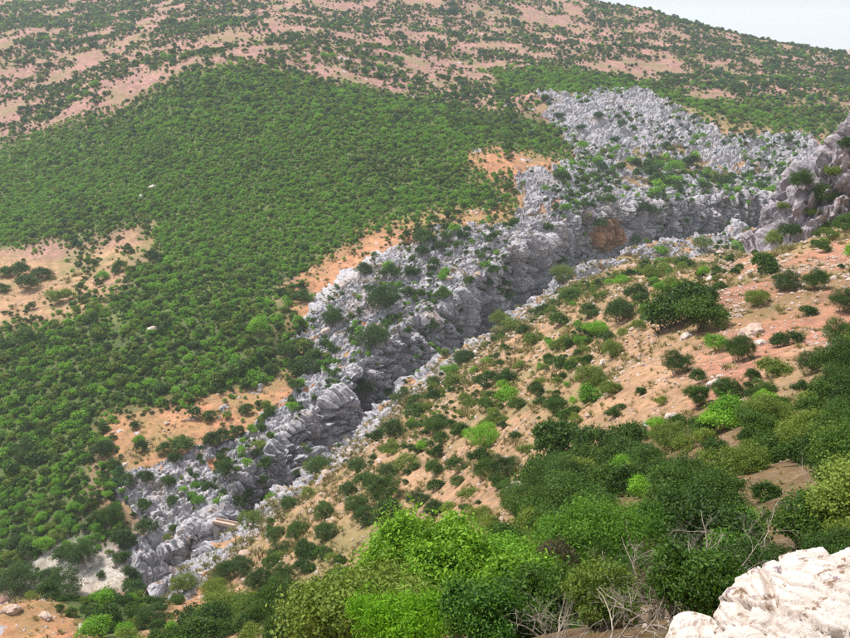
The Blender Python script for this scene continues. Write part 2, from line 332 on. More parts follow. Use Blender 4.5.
def ground_sheet():
    th = np.r_[np.radians(np.arange(-180, -43, 2.5)), np.radians(np.arange(-43, 43, .2)), np.radians(np.arange(43, 180.1, 2.5))]
    r = np.r_[.4, np.exp(np.arange(math.log(1.5), math.log(1300), .0088)), np.exp(np.arange(math.log(1310), math.log(12000), .08))]
    R, T = np.meshgrid(r, th, indexing='ij'); x, y = (R * np.sin(T)).ravel(), (R * np.cos(T)).ravel(); sh = R.shape
    far = np.hypot(x, y); lim = np.minimum(1, 1500 / np.maximum(far, 1))
    z = hills(x * lim, y * lim); k = sstep(1400, 4000, far); z = z * (1 - k) + k * -420 + 330 * np.exp(-((x - 3000) / 1500) ** 2 - ((y - 5200) / 900) ** 2)
    zi = zones(x, y); rk = rockshare(x, y, zi)
    vis = (rk > .02) & (far < 900) & (y > 0)
    rf = np.zeros(len(x)); rf[vis] = rockform(x[vis], y[vis], z[vis]); z += rk * (rf * .55 + .3) * np.clip(far / 60, .15, 1)
    hole = inside(FOOT_IN, x, y); z[hole] -= 48
    z[(x > RFx0 + 4) & (x < RFx1 - 4) & (y > RFy0 + 4) & (y < RFy1 - 4)] -= 8
    V = np.c_[x, y, z]; me = mesh_np('ground', V, grid_faces(*sh)[:, ::-1])
    surf_attr(me, x, y, zi, rk); o = tag(link('ground', me, M_GROUND), kind='structure')
    G = V.reshape(*sh, 3); du = np.gradient(G, axis=0); dv = np.gradient(G, axis=1); n = np.cross(dv, du).reshape(-1, 3)
    a = np.linalg.norm(n, axis=1); n /= np.maximum(a, 1e-9)[:, None]; n[n[:, 2] < 0] *= -1
    ok = (far > 6) & (far < 1400) & ~hole & (np.abs(np.arctan2(x, y)) < .74) & ~((x > RFx0 + 3) & (x < RFx1 - 3) & (y > RFy0 + 3) & (y < RFy1 - 3))
    SAMPLES.append((V[ok], n[ok], zi[ok], a[ok]))
    return o
ground_sheet()
def rock_field():
    st = .85; xs = np.arange(RFx0, RFx1, st); ys = np.arange(RFy0, RFy1, st); X, Y = np.meshgrid(xs, ys); sh = X.shape; x, y = X.ravel(), Y.ravel()
    z = hills(x, y); zi = zones(x, y); rk = rockshare(x, y, zi)
    h = rockform(x, y, z); hb = rockform(x, y, z, 2.6, 5)
    e = np.minimum.reduce([x - RFx0, RFx1 - x, y - RFy0, RFy1 - y]); k = sstep(0, 8, e)
    z = z + rk * k * (h * .8 + hb * .42 + .5) + .15 * k - 1.2 * (1 - sstep(0, 3, e))
    z[inside(FOOT_RIM, x, y)] -= 60
    V = np.c_[x, y, z]; me = mesh_np('rock_field', V, grid_faces(*sh), smooth=False); surf_attr(me, x, y, zi, rk)
    tag(link('limestone_pavement', me, M_GROUND), kind='structure')
    SAMPLES.append((V, np.tile((0, 0, 1.), (len(V), 1)), zi, np.full(len(V), st * st)))
rock_field()
def gorge():
    N, F, fz = GS[:, :2], GS[:, 2:4], GS[:, 4]; wv = F - N; wd = np.linalg.norm(wv, axis=1); d = wv / wd[:, None]; ns = len(GS)
    s = np.arange(ns) / ns
    # columns: far plateau, far wall, floor, near wall, near plateau
    cf, cw, cl, cn, cp = 84, 78, 12, 30, 46
    fade = (sstep(0, .07, s) * sstep(1, .97, s))[:, None]
    zF = hills(F[:, 0], F[:, 1])[:, None]; zN = hills(N[:, 0], N[:, 1])[:, None]
    off = []; zz = []
    a = np.linspace(50, 0, cf, endpoint=False)[None] * np.ones((ns, 1)); off.append(a + wd[:, None]); zz.append(None)
    t = np.linspace(0, 1, cw, endpoint=False)[None]
    lean = (.20 + .08 * np.sin(s * 40) + .08 * np.sin(s * 91 + 1))[:, None]
    prof = t ** 1.12
    off.append(wd[:, None] * (1 - lean * (.25 * t + .75 * np.sin(t * 1.57) ** 2.0))); zz.append(zF + (fz[:, None] - zF) * prof * fade)
    t2 = np.linspace(0, 1, cl, endpoint=False)[None]
    off.append(wd[:, None] * ((1 - lean) + (.2 - (1 - lean)) * t2)); zz.append(zF + (fz[:, None] - zF) * fade + (zN - zF) * (1 - fade) * t2 + 1.0 * np.sin(t2 * 9))
    t3 = np.linspace(0, 1, cn, endpoint=False)[None]
    off.append(wd[:, None] * .2 * (1 - t3)); zz.append((fz[:, None] * fade + zN * (1 - fade)) + (zN - fz[:, None]) * fade * t3 ** .85)
    b = np.linspace(0, -30, cp)[None] * np.ones((ns, 1)); off.append(b); zz.append(None)
    O = np.concatenate(off, 1); nc = O.shape[1]
    X = N[:, 0:1] + d[:, 0:1] * O; Y = N[:, 1:2] + d[:, 1:2] * O
    Zm = np.zeros_like(X)
    pl = np.zeros(nc, bool); pl[:cf] = True; pl[-cp:] = True
    Zm[:, pl] = hills(X[:, pl], Y[:, pl])
    Zm[:, cf:nc - cp] = np.concatenate([q for q in zz if q is not None], 1)
    x, y, z = X.ravel(), Y.ravel(), Zm.ravel()
    G = np.stack([X, Y, Zm], -1); du = np.gradient(G, axis=0); dv = np.gradient(G, axis=1)
    n = np.cross(du, dv); n /= np.maximum(np.linalg.norm(n, axis=2), 1e-9)[..., None]
    if n[ns // 2, 5, 2] < 0: n = -n
    for _ in range(6):     # soften the normals across the rim so that the relief never tears
        n[:, 1:-1] = (n[:, :-2] + n[:, 1:-1] * 2 + n[:, 2:]) / 4; n[1:-1] = (n[:-2] + n[1:-1] * 2 + n[2:]) / 4
    n /= np.maximum(np.linalg.norm(n, axis=2), 1e-9)[..., None]
    nf = n.reshape(-1, 3)
    zi = zones(x, y)
    q = np.tile(np.arange(nc), ns); plf = np.tile(pl, ns)
    # rock share: walls bare, plateaus by zone, near rim a strip of pavement
    rk = rockshare(x, y, zi)
    nearpl = q >= nc - cp
    rim = -np.tile(1, 1) * O.ravel()
    strip = sstep(24, 16, rim + 9 * fbm(x / 16, y / 16, o=4, s=71) - 7 * sstep(.5, .75, np.repeat(s, nc)))
    rk = np.where(nearpl, np.maximum(strip * sstep(-.35, .05, fbm(x / 9, y / 9, o=4, s=77)), rk * .4), rk)
    farrim = O.ravel() - np.repeat(wd, nc)
    rk = np.where((q < cf), np.maximum(rk, sstep(16, 5, farrim + 5 * fbm(x / 12, y / 12, o=3, s=72))), rk)
    rk = np.where(plf, rk, 1.0); fl = (q >= cf + cw) & (q < cf + cw + cl); rk = np.where(fl, .5, rk)
    # relief: ribs and chimneys on the wall, blocks everywhere
    h = rockform(x, y, z); hb = rockform(x, y, z * .35, 2.3, 11)
    rib = fbm(x / 16, y / 16, z / 60, 3, 15)
    wall = (~plf & ~fl).astype(float)
    edge = np.minimum(sstep(0, 8, 50 - np.maximum(farrim, 0)), sstep(30, 24, rim)) * np.repeat((sstep(0, .015, s) * sstep(1, .985, s)), nc)
    wl = wall.reshape(ns, nc)
    for _ in range(10): wl[:, 1:-1] = (wl[:, :-2] + wl[:, 1:-1] + wl[:, 2:]) / 3
    wl = wl.ravel()
    nrw = sstep(9, 17, np.repeat(wd, nc)); amp = .55 + .45 * nrw
    disp = edge * (rk * (h * (.72 + .5 * wl) + hb * (.25 + .85 * wl) + .45) * amp + wl * rib * 6.0 * nrw) + .12
    disp *= .15 + .85 * sstep(3.5, 9, np.hypot(x + 53.5, y - 204))
    # break in slope: rounded shoulder at the rims, sunk outer edge
    Vp = np.c_[x, y, z] + nf * disp[:, None]
    Vp[:, 2] -= .5 * sstep(.25, 0, edge)
    rust = (1 + .8 * fbm(x / 5, y / 5, z / 5, 3, 88)) * np.exp(-(((x - 95) / 13) ** 2 + ((y - 441) / 13) ** 2 + ((z + 104) / 9) ** 2) ** 2) * wl; rk = rk * (1 - .95 * sstep(.2, .6, rust))
    zi = np.where(rust > .2, [q_[0] for q_ in Z].index('stained_cliff'), zi)
    me = mesh_np('gorge_cliffs', Vp, grid_faces(ns, nc), smooth=False); surf_attr(me, x, y, zi, rk)
    o = tag(link('gorge_cliffs', me, M_GROUND), kind='structure')
    zi2 = np.where(plf, zi, -1); zi2 = np.where(nearpl & (strip > .5), -2, zi2)
    G2 = Vp.reshape(ns, nc, 3); a = np.linalg.norm(np.cross(np.gradient(G2, axis=0), np.gradient(G2, axis=1)), axis=2).ravel()
    ok = (edge > .9)
    SAMPLES.append((Vp[ok], nf[ok], zi2[ok], a[ok]))
    return o
gorge()

# ------------------------------------------------------------------ bridge over the gorge
def box_mesh(name, L, Wd, H, chip=.0, seed=0):
    bm = bmesh.new(); bmesh.ops.create_cube(bm, size=1)
    for v in bm.verts: v.co = Vector((v.co.x * L, v.co.y * Wd, v.co.z * H))
    bmesh.ops.bevel(bm, geom=bm.edges[:], offset=min(L, Wd, H) * .08, segments=1, affect='EDGES')
    r = random.Random(seed)
    for v in bm.verts: v.co += Vector((r.uniform(-1, 1), r.uniform(-1, 1), r.uniform(-1, 1))) * chip
    me = bpy.data.meshes.new(name); bm.to_mesh(me); bm.free(); return me
def plain_mat(name, c1, c2, scale=3, rough=.9):
    m, t, b = newmat(name, rough, .2); g = nd(t, 'TexCoord').outputs['Object']
    n = noise(t, g, scale, 7, .7); t.links.new(mix(t, ramp(t, n, [(.35, 0), (.65, 1)]), c1, c2), b.inputs['Base Color']); bump(t, b, n, .5, .1)
    return m
# ------------------------------------------------------------------ plants: leaf crowns
PAL = dict(bright=((.085,.225,.014),(.270,.520,.028)), dark=((.020,.058,.006),(.092,.185,.014)), olive=((.095,.155,.016),(.24,.31,.040)),
           blue=((.026,.085,.034),(.070,.165,.065)), lush=((.055,.180,.004),(.230,.470,.010)), leafy=((.030,.110,.004),(.250,.460,.022)), fresh=((.024,.090,.006),(.150,.310,.020)), dry=((.09,.065,.04),(.20,.15,.09)))
def leaf_mat(name):
    lo, hi = PAL[name]
    m, t, b = newmat('leaves_' + name, .55, .3)
    tone = nd(t, 'Attribute', attribute_name='tone').outputs['Fac']; rnd = nd(t, 'ObjectInfo').outputs['Random']
    f = nd(t, 'Math', operation='MULTIPLY_ADD'); t.links.new(rnd, f.inputs[0]); f.inputs[1].default_value = .55; f.inputs[2].default_value = -.28
    g = nd(t, 'Math', operation='ADD', use_clamp=True); t.links.new(f.outputs[0], g.inputs[0]); t.links.new(tone, g.inputs[1])
    c = mix(t, g.outputs[0], lo, hi); t.links.new(c, b.inputs['Base Color'])
    tr = nd(t, 'BsdfTranslucent'); t.links.new(c, tr.inputs[0]); mx = nd(t, 'MixShader'); mx.inputs[0].default_value = .35
    t.links.new(b.outputs[0], mx.inputs[1]); t.links.new(tr.outputs[0], mx.inputs[2]); t.links.new(mx.outputs[0], t.nodes['Material Output'].inputs[0])
    return m
LEAF = {k: leaf_mat(k) for k in PAL}
M_BARK = plain_mat('bark', (.10,.075,.05), (.22,.17,.12), 6)
M_DEAD = plain_mat('dead_wood', (.26,.21,.17), (.50,.43,.36), 8)
def unit(a): return a / np.maximum(np.linalg.norm(a, axis=-1, keepdims=True), 1e-9)
def crown_mesh(name, seed, n, leaf, R, H, nl=7, per=7, spread=.13, aspect=.5, inner=.22, low=-.25, lift=0.0, ls=(.34, .56), gap=0):
    """a lumpy crown of n small leaf faces: lobes > twigs > leaves. R radius, H height in metres"""
    g = np.random.default_rng(seed)
    c = unit(g.normal(size=(nl, 3))) * g.uniform(.25, .72, (nl, 1)) * np.array((R, R, H * .42)); c[:, 2] += H * (.5 + lift)
    c[0] = (0, 0, H * (.52 + lift)); lr = g.uniform(*ls, nl) * min(R, H * .62); lr[0] *= 1.25
    nt = n // per; li = g.choice(nl, nt * 5, p=lr**2 / (lr**2).sum()); u = unit(g.normal(size=(nt * 5, 3)))
    u = u[u[:, 2] > low][:nt * 4]; li = li[:len(u)]
    k = np.where(g.random(len(u)) < inner, g.uniform(.35, .8, len(u)), g.uniform(.82, 1.12, len(u)))
    p = c[li] + u * (lr[li] * k)[:, None]
    d = np.linalg.norm(p[:, None] - c[None], axis=2) / lr[None]; d[np.arange(len(p)), li] = 9
    ok = (d.min(1) > .8) | (g.random(len(p)) < inner * .5); ok &= p[:, 2] > .02 * H
    if gap: ok &= (vnoise(p[:, 0] * gap / R + seed, p[:, 1] * gap / R, p[:, 2] * gap / R, 3) > -.10) | (g.random(len(p)) < .12)
    p, u = p[ok][:nt], u[ok][:nt]; nt = len(p)
    if gap: sh_ = g.random(nt) < .12; p[sh_] += u[sh_] * R * g.uniform(.03, .16, (sh_.sum(), 1)) + np.array((0, 0, .05 * R))
    tt = np.repeat(g.random(nt), per); pp = np.repeat(p, per, 0) + g.normal(size=(nt * per, 3)) * spread * R * np.array((1, 1, .8)); uu = np.repeat(u, per, 0)
    nn = unit(uu * .8 + g.normal(size=pp.shape) * .75 + np.array((0, 0, .35))); ax = unit(np.cross(nn, g.normal(size=pp.shape))); bx = np.cross(nn, ax)
    L = leaf * g.uniform(.6, 1.4, (len(pp), 1)); Wd = L * aspect * g.uniform(.7, 1.3, (len(pp), 1)); f = nn * L * .12
    V = np.stack([pp - ax * L, pp - bx * Wd + f, pp + ax * L, pp + bx * Wd + f], 1).reshape(-1, 3)
    me = mesh_np(name, V, np.arange(len(V)).reshape(-1, 4), smooth=False)
    tone = np.clip(.65 * tt + .35 * g.random(len(tt)), 0, 1) ** 1.4; set_f(me, 'tone', np.repeat(tone, 4))
    return me
def tube(pts, rad, nseg=6):
    """vertices and faces of a tapered tube through pts"""
    pts = np.array(pts, float); V = []; F = []; t = np.gradient(pts, axis=0)
    for i, p in enumerate(pts):
        a = unit(np.cross(t[i], (.31, .9, .22))); b = unit(np.cross(t[i], a))
        for j in range(nseg):
            w = 2 * math.pi * j / nseg; V.append(p + rad[i] * (a * math.cos(w) + b * math.sin(w)))
    for i in range(len(pts) - 1):
        for j in range(nseg): F.append((i*nseg+j, i*nseg+(j+1) % nseg, (i+1)*nseg+(j+1) % nseg, (i+1)*nseg+j))
    return np.array(V), F
def join_tubes(name, tubes):
    V = []; F = []; o = 0
    for v, f in tubes:
        V.append(v); F += [[q + o for q in ff] for ff in f]; o += len(v)
    return mesh_np(name, np.vstack(V), np.array(F))
def limb(g, p, d, L, r, n=6, bend=.25, up=.1):
    pts = [np.array(p, float)]; d = unit(np.array(d, float))
    for i in range(n):
        d = unit(d + g.normal(size=3) * bend + np.array((0, 0, up))); pts.append(pts[-1] + d * L / n)
    return np.array(pts), np.linspace(r, r * .35, n + 1)
def trunk_mesh(name, seed, H, R, r=.12, stems=3):
    g = np.random.default_rng(seed); T = []
    for k in range(stems):
        a = 2 * math.pi * (k + g.random() * .6) / stems; pts, rad = limb(g, (0, 0, -.35), (.45 * math.cos(a), .45 * math.sin(a), 1), H * .7, r, 6, .18, .1); T.append(tube(pts, rad))
        for q in range(3):
            i = 2 + q; b = g.uniform(0, 6.28); pp, rr = limb(g, pts[i], (math.cos(b), math.sin(b), .6), R * .7, rad[i] * .6, 4, .25, .1); T.append(tube(pp, rr, 5))
    return join_tubes(name, T)
# prototypes: three levels of detail; about 3 m wide, 2.2 m high at scale 1
KINDS = ['bright', 'dark', 'olive', 'blue']
PROTO = {}
for ki, kd in enumerate(KINDS):
    for lod, (n, leaf) in enumerate(((14000, .038), (3200, .080), (520, .20))):
        if kd == 'blue' and lod == 0: continue
        for v in range((3, 3, 2)[lod]):
            g = np.random.default_rng(100 * ki + v)
            me = crown_mesh(f'{kd}_shrub', 1000 + 100 * ki + 10 * lod + v, n, leaf, 1.5, (2.0, 2.35, 1.7)[v], nl=(6, 8, 9)[v] + (12, 5, 0)[lod], per=(9, 7, 4)[lod], spread=(.07, .10, .14)[lod], ls=((.22, .40), (.28, .48), (.34, .56))[lod], gap=(3.2, 2.6, 0)[lod])
            me.materials.append(LEAF[kd]); PROTO[kd, lod, v] = me
BIG = {}
for ki, (kd, nv) in enumerate((('dark', 2), ('olive', 1), ('bright', 1))):       # old spreading shrubs, 6 m wide
    BIG[kd] = [crown_mesh('crown', 2000 + 10 * ki + v, 22000, .055, 3.0, 4.2, nl=38, per=9, spread=.045, ls=(.17, .34), gap=5.0) for v in range(nv)]
    for m_ in BIG[kd]: m_.materials.append(LEAF[kd])
# ------------------------------------------------------------------ crag on the near slope
def crag():
    A = np.array([(77,182,-47),(82,187,-43),(88,192,-36.5),(94,196,-28.5),(101,201,-20.5),(107,206,-17.5),(115,212,-15),(140,225,-10),(170,238,-8)], float)
    st = .36; X, Y = np.meshgrid(np.arange(56, 150, st), np.arange(160, 250, st)); sh = X.shape; x, y = X.ravel(), Y.ravel()
    g = hills(x, y)
    wx = x + 3.5 * fbm(x / 14, y / 14, o=4, s=201); wy = y + 3.5 * fbm(x / 14, y / 14, o=4, s=203)
    zc = np.full(x.shape, -999.)
    for p, q in zip(A[:-1], A[1:]):
        d = q - p; t = np.clip(((wx - p[0]) * d[0] + (wy - p[1]) * d[1]) / (d[0]**2 + d[1]**2), 0, 1)
        r = np.hypot(wx - p[0] - t * d[0], wy - p[1] - t * d[1]); zc = np.maximum(zc, p[2] + t * d[2] - np.where(r < 3, .35 * r, 1.05 + 1.75 * (r - 3)) )
    zc += 2.2 * fbm(x / 9, y / 9, o=3, s=205)
    z = np.where(zc > g, g + (zc - g) * 1.0, g - np.minimum(2.0, (g - zc) * .8))
    G = np.stack([X, Y, z.reshape(sh)], -1); n = np.cross(np.gradient(G, axis=1), np.gradient(G, axis=0))
    for _ in range(5): n[1:-1] = (n[:-2] + 2 * n[1:-1] + n[2:]) / 4; n[:, 1:-1] = (n[:, :-2] + 2 * n[:, 1:-1] + n[:, 2:]) / 4
    n = unit(n).reshape(-1, 3)
    k = sstep(-.5, 3, zc - g)
    h = rockform(x, y, z * .6, .8, 31) + 1.0 * rockform(x, y, z * .45, 1.9, 37) + .8 * rockform(x, y, z * .8, .42, 39)
    V = np.c_[x, y, z] + n * (k * (h * .9 + .25 * fbm(x / 1.2, y / 1.2, z / 1.2, 3, 209, .7)))[:, None]
    F = grid_faces(*sh); up = (zc - g > -3); F = F[up[F].any(1)]
    used = np.unique(F); mp = np.zeros(len(V), int); mp[used] = np.arange(len(used))
    me = mesh_np('limestone_crag', V[used], mp[F], smooth=False)
    m, t, b = newmat('crag_limestone', .95, .08); gp = nd(t, 'NewGeometry').outputs['Position']
    c = mix(t, 1.0, limestone(t, gp, (.40,.24,.17)), (.80,.76,.78), 'MULTIPLY'); c = mix(t, ramp(t, noise(t, gp, .13, 6, .7), [(.58, 0), (.68, .7)]), c, (.42,.22,.13)); c = mix(t, ramp(t, noise(t, gp, .35, 6, .7), [(.45, 0), (.7, .5)]), c, (.25,.20,.205))
    t.links.new(c, b.inputs['Base Color']); bump(t, b, noise(t, gp, 1.6, 10, .8), .7, .5)
    tag(link('limestone_crag', me, m), 'jagged pinkish grey limestone crag rising at the top of the rusty near slope', 'crag')
crag()
# shrubs and small trees one can pick out: pixel of the foot, width in pixels, kind
HAND = """764 275 24 T;785 290 28 d;813 290 25 d;843 312 28 d;807 315 17 d;756 306 22 b;691 318 42 T;702 330 40 T;666 330 42 T;778 347 19 d;789 344 17 d;737 362 32 d;677 374 27 d;811 374 22 d;841 346 26 d;840 372 30 d;753 380 15 d;
698 406 27 d;728 401 34 d;762 396 22 d;832 396 38 d;610 396 22 b;589 388 33 b;557 412 21 d;620 322 30 d;596 336 26 b;608 344 16 d;612 357 22 o;585 366 17 d;559 370 18 d;684 270 16 d;649 280 22 b;635 300 24 d;589 318 18 d;571 300 22 b;
435 433 21 d;441 443 18 d;437 459 19 d;483 448 34 b;559 460 46 T;557 476 36 d;435 476 21 d;458 473 19 d;457 486 14 d;483 480 25 d;506 478 30 d;500 488 22 d;389 476 21 d;407 471 20 o;365 487 19 d;349 497 23 d;388 503 37 d;356 514 25 d;
418 506 23 d;435 516 25 d;386 527 36 d;365 525 26 d;326 519 22 d;326 539 25 d;298 539 25 d;478 521 27 o;520 510 46 d;545 498 30 d;435 491 17 d;467 498 17 o;290 510 18 d;393 440 27 d;375 443 20 d;359 471 21 d;317 475 27 d;
23 458 23 d;102 455 21 d;139 443 11 b;143 451 13 d;164 453 12 d;184 452 20 d;176 462 14 d;222 443 18 d;226 478 22 d;146 481 14 d;127 485 14 d;113 471 14 d;148 533 18 d;124 547 20 T;121 562 16 d;173 530 10 d;113 524 24 d;84 562 26 d;64 560 18 d;
50 578 13 d;22 573 15 d;28 557 16 d;101 577 9 d;145 508 14 d;169 485 14 d;173 504 12 d;183 592 22 b;132 590 18 d;18 594 42 d;63 600 36 d;95 605 36 d;134 613 46 d;155 627 30 d;226 580 23 d;243 574 25 d;215 602 27 b;261 596 31 d;282 585 25 d;
254 527 19 b;282 560 25 d;275 541 21 d;254 618 28 d;226 620 25 d;18 630 26 d;7 276 13 d;23 276 17 d;40 278 16 d;28 288 18 d;3 291 12 d;93 325 16 d;153 262 15 d;120 271 14 d;102 280 11 b;23 344 18 d;63 302 20 o;210 420 13 d;247 414 13 d;295 389 14 d;259 336 20 b;286 358 20 d;
391 278 20 d;411 276 18 d;386 309 34 d;423 244 20 d;423 256 14 d;440 250 11 d;446 240 12 d;493 274 14 d;469 285 14 d;442 299 16 d;432 329 14 d;492 241 10 d;488 286 14 d;373 346 34 d;333 326 22 d;313 360 16 d;308 371 16 d;301 301 18 d;365 274 16 d;407 297 16 d;
499 328 22 b;513 332 20 b;530 346 20 o;463 366 24 d;451 377 18 b;453 388 20 o;488 386 18 d;506 386 20 d;486 411 18 d;555 411 20 d;559 326 20 d;403 406 24 d;416 418 18 d;437 429 22 d;523 336 16 d;541 316 20 d;562 284 24 b;573 302 20 d;516 411 16 d;495 421 16 o;541 407 14 d;470 407 14 b;365 397 22 d;
606 205 14 d;640 210 16 d;655 213 14 d;548 230 11 d;566 212 11 b;585 209 10 d;560 265 12 d;600 228 14 d;617 60 8 B;480 19 9 B;452 18 10 B;515 28 8 B;452 8 7 B;690 165 16 d;705 190 14 d;675 175 15 b;620 170 13 d;655 185 15 d;560 118 9 B;581 130 10 B;598 118 11 B;622 128 10 B;300 290 11 d;
640 395 12 d;720 330 10 o;660 405 10 o;575 425 12 o;620 410 9 d;540 440 14 o;525 455 16 o;515 440 13 d;540 385 13 o;565 345 14 o;520 370 13 o;640 330 12 o;600 300 13 b;620 285 14 b;660 255 13 b;700 250 14 b;800 190 22 d;822 205 20 d;832 178 16 o;812 218 14 o;790 238 16 d;842 232 18 d;772 245 14 o;845 150 14 d;783 210 10 o;822 252 14 d"""
dg = bpy.context.evaluated_depsgraph_get()
def hit(px, py):
    ok, loc, nor, *_ = SC.ray_cast(dg, Vector((0, 0, 0)), Vector(ray(px, py)).normalized())
    return (np.array(loc), np.array(nor)) if ok else (None, None)
PLANTS = []          # (apparent size, location, scale, kind, zone name)
for e in HAND.replace('\n', '').split(';'):
    px, py, w, kd = e.split(); px, py, w = float(px), float(py), float(w)
    loc, nor = hit(px, py)
    if loc is None or (px < 140 and py > 590 and loc[1] < 125): continue
    dist = np.linalg.norm(loc); sc = w * dist / FPX / 2.35
    PLANTS.append((w, loc, sc, kd, True))
def erf(x): return np.tanh(1.2026 * x * (1 + .0447 * x * x))
RAND = []
zpal = np.array([z[5] for z in Z]); zden = np.array([z[4] for z in Z]); zsz = np.array([z[6] for z in Z])
for V, Nn, zi, A in SAMPLES:
    x, y = V[:, 0], V[:, 1]; r = np.hypot(x, y)
    w = np.clip(r / 350, .3, 1.6)
    zj = zones(x + RNG.normal(0, 6, len(x)) * w, y + RNG.normal(0, 6, len(x)) * w); zi = np.where((zi >= 0) & (np.array([q == 'near' for q in _ZSIDE])[zj] == np.array([q == 'near' for q in _ZSIDE])[np.maximum(zi, 0)]), zj, zi)
    n = fbm(x / (13 * w), y / (13 * w), o=4, s=91, gain=.62) + (.5 + .6 * sstep(420, 650, r)) * fbm(x / 60, y / 60, o=2, s=95)
    n = n + .55 * (np.abs(vnoise((x + .4 * y) / 34, (y - .4 * x) / 85, None, 97)) * 2.6 - .55)
    q = .5 * (1 + erf(n / .60))
    cov = np.where(zi >= 0, _ZCOV[zi], np.where(zi == -1, .30, .34)); den = np.where(zi >= 0, zden[zi], np.where(zi == -1, 4.0, 4.0))
    m = sstep(.06, -.06, q - cov) * .97 + .03
    num = RNG.poisson(A * den / 100 * m); idx = np.repeat(np.arange(len(V)), num)
    j = np.minimum(np.sqrt(A[idx]) * 1.5, 6) * np.where(Nn[idx, 2] > .6, 1, .25); jx, jy = RNG.uniform(-1, 1, len(idx)) * j, RNG.uniform(-1, 1, len(idx)) * j
    p = V[idx] + np.c_[jx, jy, -(Nn[idx, 0] * jx + Nn[idx, 1] * jy) / np.maximum(Nn[idx, 2], .5)]
    pz = np.where((zi[idx] >= 0)[:, None], zpal[zi[idx]], np.array((.2, .7, .1, 0)))
    dk = .55 * sstep(.0, .45, fbm(x[idx] / 70, y[idx] / 70, o=3, s=131))[:, None] * pz[:, :1]; pz = pz + np.c_[-dk, dk * .7, dk * .3, np.zeros(len(dk))]     # darker stands
    kind = (RNG.random(len(idx))[:, None] > np.cumsum(pz, 1)).sum(1).clip(0, 3)
    sc = np.exp(RNG.normal(-.16, .45, len(idx)).clip(-1.1, 1.05)) * np.where(zi[idx] >= 0, zsz[zi[idx]], .75) * np.where(np.isin(zi[idx], (1, -2)), .72, 1)
    RAND.append(np.c_[p, sc, kind, zi[idx]])
RAND = np.vstack(RAND); dist = np.linalg.norm(RAND[:, :3], axis=1)
fw = RAND[:, 1] * cP - RAND[:, 2] * sP; pxs = 425 + FPX * RAND[:, 0] / fw; pys = 319 - FPX * (RAND[:, 1] * sP + RAND[:, 2] * cP) / fw
print('plants', len(PLANTS), len(RAND))
# keep the ground clear around the camera, the big foreground trees, the rock and the bridge
RAND[dist < 34, 3] *= .65
RAND[:, 3] = np.where(dist < 70, np.minimum(RAND[:, 3], 1.35), RAND[:, 3])
keep = (dist > 17) | ((dist > 7) & (RAND[:, 0] > .62 * RAND[:, 1] + 2))
keep &= ~((np.hypot(RAND[:, 0] + 54, RAND[:, 1] - 205.5) < 9))
RAND = RAND[keep]; dist = dist[keep]; pxs = pxs[keep]; pys = pys[keep]
np.save('/tmp/rand.npy', RAND) if False else None
hp = np.array([p[1] for p in PLANTS]); hs = np.array([p[2] for p in PLANTS])
near_h = np.zeros(len(RAND), bool)
for a, sc_ in zip(hp, hs): near_h |= np.hypot(RAND[:, 0] - a[0], RAND[:, 1] - a[1]) < 1.1 * sc_
RAND = RAND[~near_h]; dist = dist[~near_h]; pxs = pxs[~near_h]; pys = pys[~near_h]
app = np.where((pxs > -150) & (pxs < 1000) & (pys > -10) & (pys < 950), RAND[:, 3] * 3 / dist * FPX, 0)
order = np.argsort(-app)[:max(0, 285 - len(PLANTS))]
ZPHRASE = {'far_mountain': 'on the high far mountainside', 'near_slope': 'on the dry near slope', 'high_scrub': 'on the high far mountainside', 'pink_bank': 'on the pink far bank', 'upper_mid': 'on the high far mountainside',
 'green_slope': 'on the green maquis hillside', 'green_top': 'on the green maquis hillside', 'left_scrub': 'in the far valley scrub', 'left_terrace': 'on the tan far terrace', 'orange_strip': 'on orange soil across the gorge',
 'far_rocks': 'among far-bank limestone', 'rock_field': 'on the upper limestone pavement', 'rock_face': 'on the upper limestone pavement', 'field_trees': 'on the upper limestone pavement', 'green_band': 'below the far ridge',
 'tan_terrace': 'on the terrace below the ridge', 'right_ridge': 'on the high far mountainside', 'gravel': 'beside the gorge-mouth gravel', 'valley_scrub': 'in the gorge-mouth thicket', 'near_scree': 'on the rusty scree', 'near_bare': 'on the bare tan slope',
 'bank_mixed': 'among far-bank limestone', 'near_mid': 'on the olive near slope', 'near_dark': 'in the near thicket', 'near_path': 'beside the bare path', 'near_low': 'on the lower near slope', 'near_ledge': 'on the orange rock ledge', 'stained_cliff': 'on the rust-stained cliff', 'wall': 'clinging to the gorge wall', 'rim': 'on the pale near rim'}
KWORD = {'bright': 'fresh green', 'dark': 'dark green', 'olive': 'olive green', 'blue': 'blue-green'}
def zname(i): return 'wall' if i == -1 else 'rim' if i == -2 else Z[int(i)][0]
STEMS = [trunk_mesh('stems', 40 + i, (1.7, 2.1, 1.4)[i], 1.3, .035, 5) for i in range(3)]
for m_ in STEMS: m_.materials.append(M_BARK)
